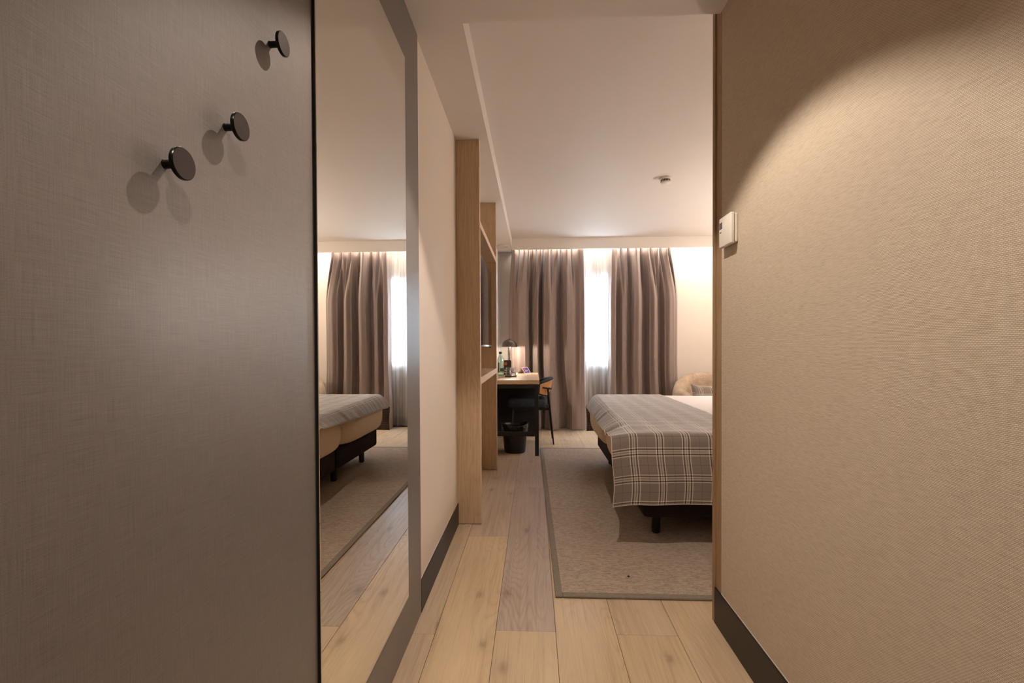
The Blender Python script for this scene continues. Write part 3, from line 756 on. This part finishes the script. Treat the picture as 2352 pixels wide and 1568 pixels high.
def backshell(r0, r1, zb, zt, name, mat, pm):
    bm = B(); n_ = 40; ring = []
    for i in range(n_+1):
        phi = -pm+2*pm*i/n_
        e = abs(phi)/pm; zt_ = zt-.045*e**2; zb_ = zb+.035*e**3
        col = []
        m_ = 8
        for k in range(m_+1):
            z = zb_+(zt_-zb_)*k/m_; col.append(bm.verts.new(backpt(phi, z, r1)))
        for k in range(m_, -1, -1):
            z = zb_+(zt_-zb_)*k/m_; col.append(bm.verts.new(backpt(phi, z, r0)))
        ring.append(col)
    for a, b in zip(ring, ring[1:]):
        for k in range(len(a)): 
            l_ = (k+1) % len(a); bm.faces.new((a[k], a[l_], b[l_], b[k]))
    bm.faces.new(ring[0]); bm.faces.new(ring[-1][::-1])
    return obj(name, bm, mat, t, ang=50)
backshell(.193, .202, .562, .742, 'backrest_shell', M_['chairwood'], math.radians(66))
backshell(.160, .1925, .548, .752, 'backrest_pad', M_['seatfab'], math.radians(68))
# padded roll along the top
bm = B(); ring = []
for i in range(49):
    phi = -math.radians(68)+2*math.radians(68)*i/48; e = abs(phi)/math.radians(68)
    c = backpt(phi, .757-.045*e**2, .184); out = (c-backpt(phi, .757-.045*e**2, .150)).normalized()
    rr = .021*(1-.5*e**8)
    ring.append([bm.verts.new(c+out*rr*1.25*math.cos(a)+Vector((0, 0, rr*.85*math.sin(a)))) for a in [2*PI*k/12 for k in range(12)]])
for a, b in zip(ring, ring[1:]):
    for k in range(12): bm.faces.new((a[k], a[(k+1) % 12], b[(k+1) % 12], b[k]))
bm.faces.new(ring[0]); bm.faces.new(ring[-1][::-1])
obj('backrest_roll', bm, M_['seatfab'], t, True)
for s_ in (-1, 1):
    obj('back_bracket', tube(B(), (.205, cyy+s_*.170, .645), (.105, cyy+s_*.196, .662), .009, .009, 12), M_['black'], t, ang=50)

# ================================================================== RUG
t = thing('area_rug', 'grey-beige woven area rug with a plain grey border under the bed', 'rug', (.1, 2.06, 0))
RZ = .011
def rugx(y): return .0945-.0085*(y-2.06)
def quadbox(pts, z0, z1, bev=0):
    bm = B(); a = [bm.verts.new((x, y, z0)) for x, y in pts]; b = [bm.verts.new((x, y, z1)) for x, y in pts]
    bm.faces.new(a[::-1]); bm.faces.new(b)
    for i in range(4): bm.faces.new((a[i], a[(i+1) % 4], b[(i+1) % 4], b[i]))
    if bev: bmesh.ops.bevel(bm, geom=list(bm.edges), offset=bev, segments=3, profile=.6, affect='EDGES')
    return bm
ya, yb2, rx1, bw = 2.061, 5.075, 2.50, .034
obj('rug_field', quadbox([(rugx(ya)+bw-.002, ya+bw-.002), (rx1-bw, ya+bw-.002), (rx1-bw, yb2-bw), (rugx(yb2)+bw-.002, yb2-bw)], .0008, RZ), M_['rug'], t)
obj('binding', quadbox([(rugx(ya), ya), (rugx(ya)+bw, ya), (rugx(yb2)+bw, yb2), (rugx(yb2), yb2)], .0006, RZ+.0012, .005), M_['binding'], t, ang=60)
obj('binding', quadbox([(rugx(ya)+bw+.0005, ya), (rx1, ya), (rx1, ya+bw), (rugx(ya)+bw+.0005, ya+bw)], .0006, RZ+.0012, .005), M_['binding'], t, ang=60)
obj('binding', quadbox([(rugx(yb2)+bw+.0005, yb2-bw), (rx1, yb2-bw), (rx1, yb2), (rugx(yb2)+bw+.0005, yb2)], .0006, RZ+.0012, .005), M_['binding'], t, ang=60)
bm = B(); bmesh.ops.create_icosphere(bm, subdivisions=2, radius=.006, matrix=Matrix.Translation((.459, 2.245, RZ+.0035)) @ Matrix.Diagonal((1.1, .9, .5, 1)))
for v in bm.verts: v.co += Vector((noise.noise(v.co*200)*.002, noise.noise(v.co*200+Vector((5, 0, 0)))*.002, 0))
tag(obj('crumb', bm, M_['speck'], None, True), 'tiny dark crumb lying on the rug near its front edge', 'crumb')

# ================================================================== BEDS
BY0, BYM, BY1 = 2.60, 3.575, 4.56
def single_bed(y0, y1, label):
    t = thing('single_bed', label, 'bed', (.62, (y0+y1)/2, 0), 'two single beds pushed together')
    obj('box_base', box(B(), .625, 2.60, y0+.045, y1-.012 if y1 < 4 else y1-.03, .148, .335, .03, 4), M_['bedbase'], t, ang=50)
    for x in (.735, 2.45):
        for y in (y0+.19, y1-.17):
            obj('leg', lathe(B(), [(.020, RZ+.0008), (.026, .020), (.026, .1475)], (x, y, 0), 24), M_['black'], t, ang=50)
    # soft mattress in its cream cover, bulging over the base
    bm = B(); nx, ny, nz_ = 40, 26, 14
    x0, x1, z0, z1 = .545, 2.62, .336, .628
    def sh(a, b, c):      # a,b,c in -1..1 on a cube surface -> superellipsoid-ish block
        def sq(v, e): return math.copysign(abs(v)**e, v)
        ex = 12
        l = (abs(a)**ex+abs(b)**ex+abs(c)**4.5)**(1/ex)
        k = 1/max((abs(a)**10+abs(b)**10+abs(c)**10)**(1/10), 1e-6)
        a, b, c = a*k, b*k, c*k
        bul = (1-abs(c)**2.2)*.03
        x = (x0+x1)/2+a*((x1-x0)/2+bul-.02); y = (y0+y1)/2+b*((y1-y0)/2-.016+bul*.35)
        z = (z0+z1)/2+c*(z1-z0)/2
        if a < -.9 and c < 0: z -= .022*(1-abs(b)**3)*(-c)
        n_ = noise.noise(Vector((x*5, y*5, z*7)))*.004
        return (x+n_, y+n_*.4, z)
    n = 22
    idx = {}
    def vert(a, b, c):
        key = (round(a, 4), round(b, 4), round(c, 4))
        if key not in idx: idx[key] = bm.verts.new(sh(a, b, c))
        return idx[key]
    g_ = [-1+2*i/n for i in range(n+1)]
    for i in range(n):
        for j in range(n):
            p, q, r, s = g_[i], g_[i+1], g_[j], g_[j+1]
            for c in (-1, 1):
                bm.faces.new((vert(p, r, c), vert(q, r, c), vert(q, s, c), vert(p, s, c)))
                bm.faces.new((vert(p, c, r), vert(q, c, r), vert(q, c, s), vert(p, c, s)))
                bm.faces.new((vert(c, p, r), vert(c, q, r), vert(c, q, s), vert(c, p, s)))
    obj('mattress', bm, M_['mattress'], t, True)
single_bed(BY0, BYM, 'nearer single bed on a dark brown base, its end draped by the plaid throw')
single_bed(BYM, BY1, 'farther single bed on a dark brown base, nearer the curtains')

# one white cover over both
ZT = .655
def fd(u, v):
    x = .66+(2.6-.66)*u; y = BY0-.0+(BY1-BY0)*v
    ed = min(v, 1-v)*(BY1-BY0)
    z = ZT-.010-.012*max(0, 1-ed/.05)**2+.003*noise.noise(Vector((x*3, y*3, 0)))-.006*math.exp(-((y-BYM)/.02)**2)
    return (x, y, z)
o = link('bed_cover', grid(60, 60, fd, name='bed_cover'), M_['duvet'], None, True); solid(o, .010, 0)
tag(o, 'smooth pinkish white cover spread over both single beds', 'bedding')

# plaid throw: u across (X from the foot end), path v from the near hem over the top to the far hem
TW = .815; XFO = .428
HANG = .375
yN, yF = 2.575, 4.575
Ltop = yF-yN; Ltot = HANG*2+Ltop
def throwpt(a, s):
    """a: metres across from the foot edge, s: metres along from the near hem"""
    rad = .045
    # profile along the bed width
    if s < HANG:
        h = HANG-s; y = yN-.045-.030*min(1, h/.2); z = ZT+.0-h
        rr = rad
        if h < rad:
            q = (1-h/rad)*PI/2; y = yN-.045+rad*(1-math.cos(q))*.9-.030*min(1, h/.2); z = ZT-rad+rad*math.sin(q)
        side = 'n'; w_ = min(1, h/.05)
    elif s > HANG+Ltop:
        h = s-HANG-Ltop; y = yF+.045+.02*min(1, h/.2); z = ZT-h
        if h < rad:
            q = (1-h/rad)*PI/2; y = yF+.045-rad*(1-math.cos(q))*.9; z = ZT-rad+rad*math.sin(q)
        side = 'f'; w_ = min(1, h/.05)
    else:
        y = yN-.0+(s-HANG); z = ZT; side = 't'; w_ = 0
        d = min(s-HANG, HANG+Ltop-s)
        z += .004*(1-math.exp(-d/.05))
    tt = max(0, min(1, (s-HANG)/Ltop))
    x = XFO+a+.070*tt*max(0, 1-a/.5)         # the foot edge creeps inwards to the far side
    # droop of the overhanging flap beyond the mattress edge
    flap = .155; ts = math.sin(PI*tt)
    if side != 'n' or True:
        e = max(0, 1-a/flap)
        dr = e**1.6*(.020+.115*(tt**.6) if side != 'n' else .020)
        dr += e**1.2*(.022*noise.noise(Vector((0, y*9, 3)))+.005*noise.noise(Vector((0, y*22, 7))))*(w_ < .01)*min(1, ts*3)
        if side == 't': z -= dr; x += e**2*.03*tt
        elif side == 'n': z -= e**1.6*.020*(1)
        else: z -= e**1.6*.135*max(0, 1-h/.12); x += e**2*.03
    if side == 't':
        z += .0035*noise.noise(Vector((x*6, y*14, 1)))+.002*noise.noise(Vector((x*25, y*9, 5)))
    else:
        y += w_*(.010*math.sin(x*11+1.0)*min(1, h/.3)+.006*noise.noise(Vector((x*7, z*4, 2)))*min(1, h/.1)) * (-1 if side == 'n' else 1)
        x += .012*noise.noise(Vector((z*4, 3, 3)))*w_
    return Vector((x, y, z))
NU, NV = 90, 300
me = grid(NU, NV, lambda u, v: throwpt(u*TW, v*Ltot), uv=lambda u, v: (u*TW, v*Ltot), name='cloth')
t = thing('plaid_throw', 'grey-brown plaid throw with cream and black stripes across the foot of the beds', 'blanket', (.8, 3.5, ZT))
o = link('cloth', me, M_['plaid'], t, True); solid(o, .0022, 0)
def edge_tube(pts, r, name, mat, par):
    bm = B(); prev = None
    for i, p in enumerate(pts):
        d = (pts[min(i+1, len(pts)-1)]-pts[max(i-1, 0)]).normalized(); q = d.to_track_quat('Z', 'Y')
        ring = [bm.verts.new(p+q@Vector((r*math.cos(2*PI*k/6), r*math.sin(2*PI*k/6), 0))) for k in range(6)]
        if prev:
            for k in range(6): bm.faces.new((prev[k], prev[(k+1) % 6], ring[(k+1) % 6], ring[k]))
        prev = ring
    return obj(name, bm, mat, par, True)
edge_tube([throwpt(0, Ltot*i/300) for i in range(301)], .0022, 'edge_piping', M_['piping'], t)
edge_tube([throwpt(TW*i/60, 0) for i in range(61)], .0020, 'edge_piping', M_['piping'], t)

# ================================================================== ARMCHAIR + CUSHION
acx, acy = 2.275, 5.66
t = thing('armchair', 'beige boucle armchair with a low rounded back beyond the bed', 'armchair', (acx, acy, 0))
def armshell():
    bm = B(); n_ = 64; rings = []
    hk = [(0, .790), (25, .785), (45, .755), (60, .715), (75, .65), (90, .60), (110, .58), (125, .56)]
    for i in range(n_+1):
        ph = -125+250*i/n_; a = math.radians(ph); e = abs(ph)/125
        h = interp(hk, abs(ph)); th_ = .092
        cxp = acx+.482*math.sin(a); cyp = acy+.36*math.cos(a)
        nrm = Vector((math.sin(a)/.482, math.cos(a)/.36, 0)).normalized()
        col = []
        zc, hz = (h+.14)/2, (h-.14)/2
        for k in range(20):
            b = 2*PI*k/20
            cc, ss = math.cos(b), math.sin(b)
            ox = math.copysign(abs(cc)**.75, cc)*th_; oz = math.copysign(abs(ss)**.45, ss)*hz
            sc = 1-.25*max(0, e-.85)/.15
            col.append(bm.verts.new((cxp+nrm.x*ox*sc, cyp+nrm.y*ox*sc, zc+oz*sc)))
        rings.append(col)
    for a, b in zip(rings, rings[1:]):
        for k in range(20): bm.faces.new((a[k], a[(k+1) % 20], b[(k+1) % 20], b[k]))
    bm.faces.new(rings[0]); bm.faces.new(rings[-1][::-1]); return bm
obj('back_and_arms', armshell(), M_['boucle'], t, True)
obj('seat_cushion', box(B(), acx-.40, acx+.40, acy-.38, acy+.24, .27, .43, .05, 5), M_['boucle'], t, True)
for sx_ in (-1, 1):
    for sy_ in (-1, 1): obj('leg', tube(B(), (acx+sx_*.30, acy+sy_*.26-.02, .0), (acx+sx_*.27, acy+sy_*.23-.02, .27), .012, .018, 12), M_['black'], t, ang=50)
# cushion
def cushpt(u, v, s):
    a, b = 2*u-1, 2*v-1
    k = (1-abs(a)**2.6)*(1-abs(b)**2.6); thk = .055*max(k, 0)**.45
    pinch = 1-.07*(1-abs(a)**2)*abs(b)**2*1.0
    x = 2.115+a*.235*(1-.06*(1-b*b)); z = .550+b*.112*(1-.12*(1-a*a)*1.0)+.02*abs(a)**6*b
    return (x, 5.56-.02+s*thk+.10*b*.45, z)
vs_ = []; fs_ = []; uvs = []
n = 28
for s in (-1, 1):
    base = len(vs_)
    for j in range(n+1):
        for i in range(n+1): vs_.append(cushpt(i/n, j/n, s)); uvs.append((.02+i/n*.47, .01+j/n*.25))
    for j in range(n):
        for i in range(n):
            q = (base+j*(n+1)+i, base+j*(n+1)+i+1, base+(j+1)*(n+1)+i+1, base+(j+1)*(n+1)+i); fs_.append(q if s < 0 else q[::-1])
me = bpy.data.meshes.new('cushion'); me.from_pydata(vs_, [], fs_); ul = me.uv_layers.new(name='UVMap')
for lp in me.loops: ul.data[lp.index].uv = uvs[lp.vertex_index]
tag(link('cushion', me, M_['plaid'], None, True), 'plaid cushion leaning against the back of the beige armchair', 'cushion')
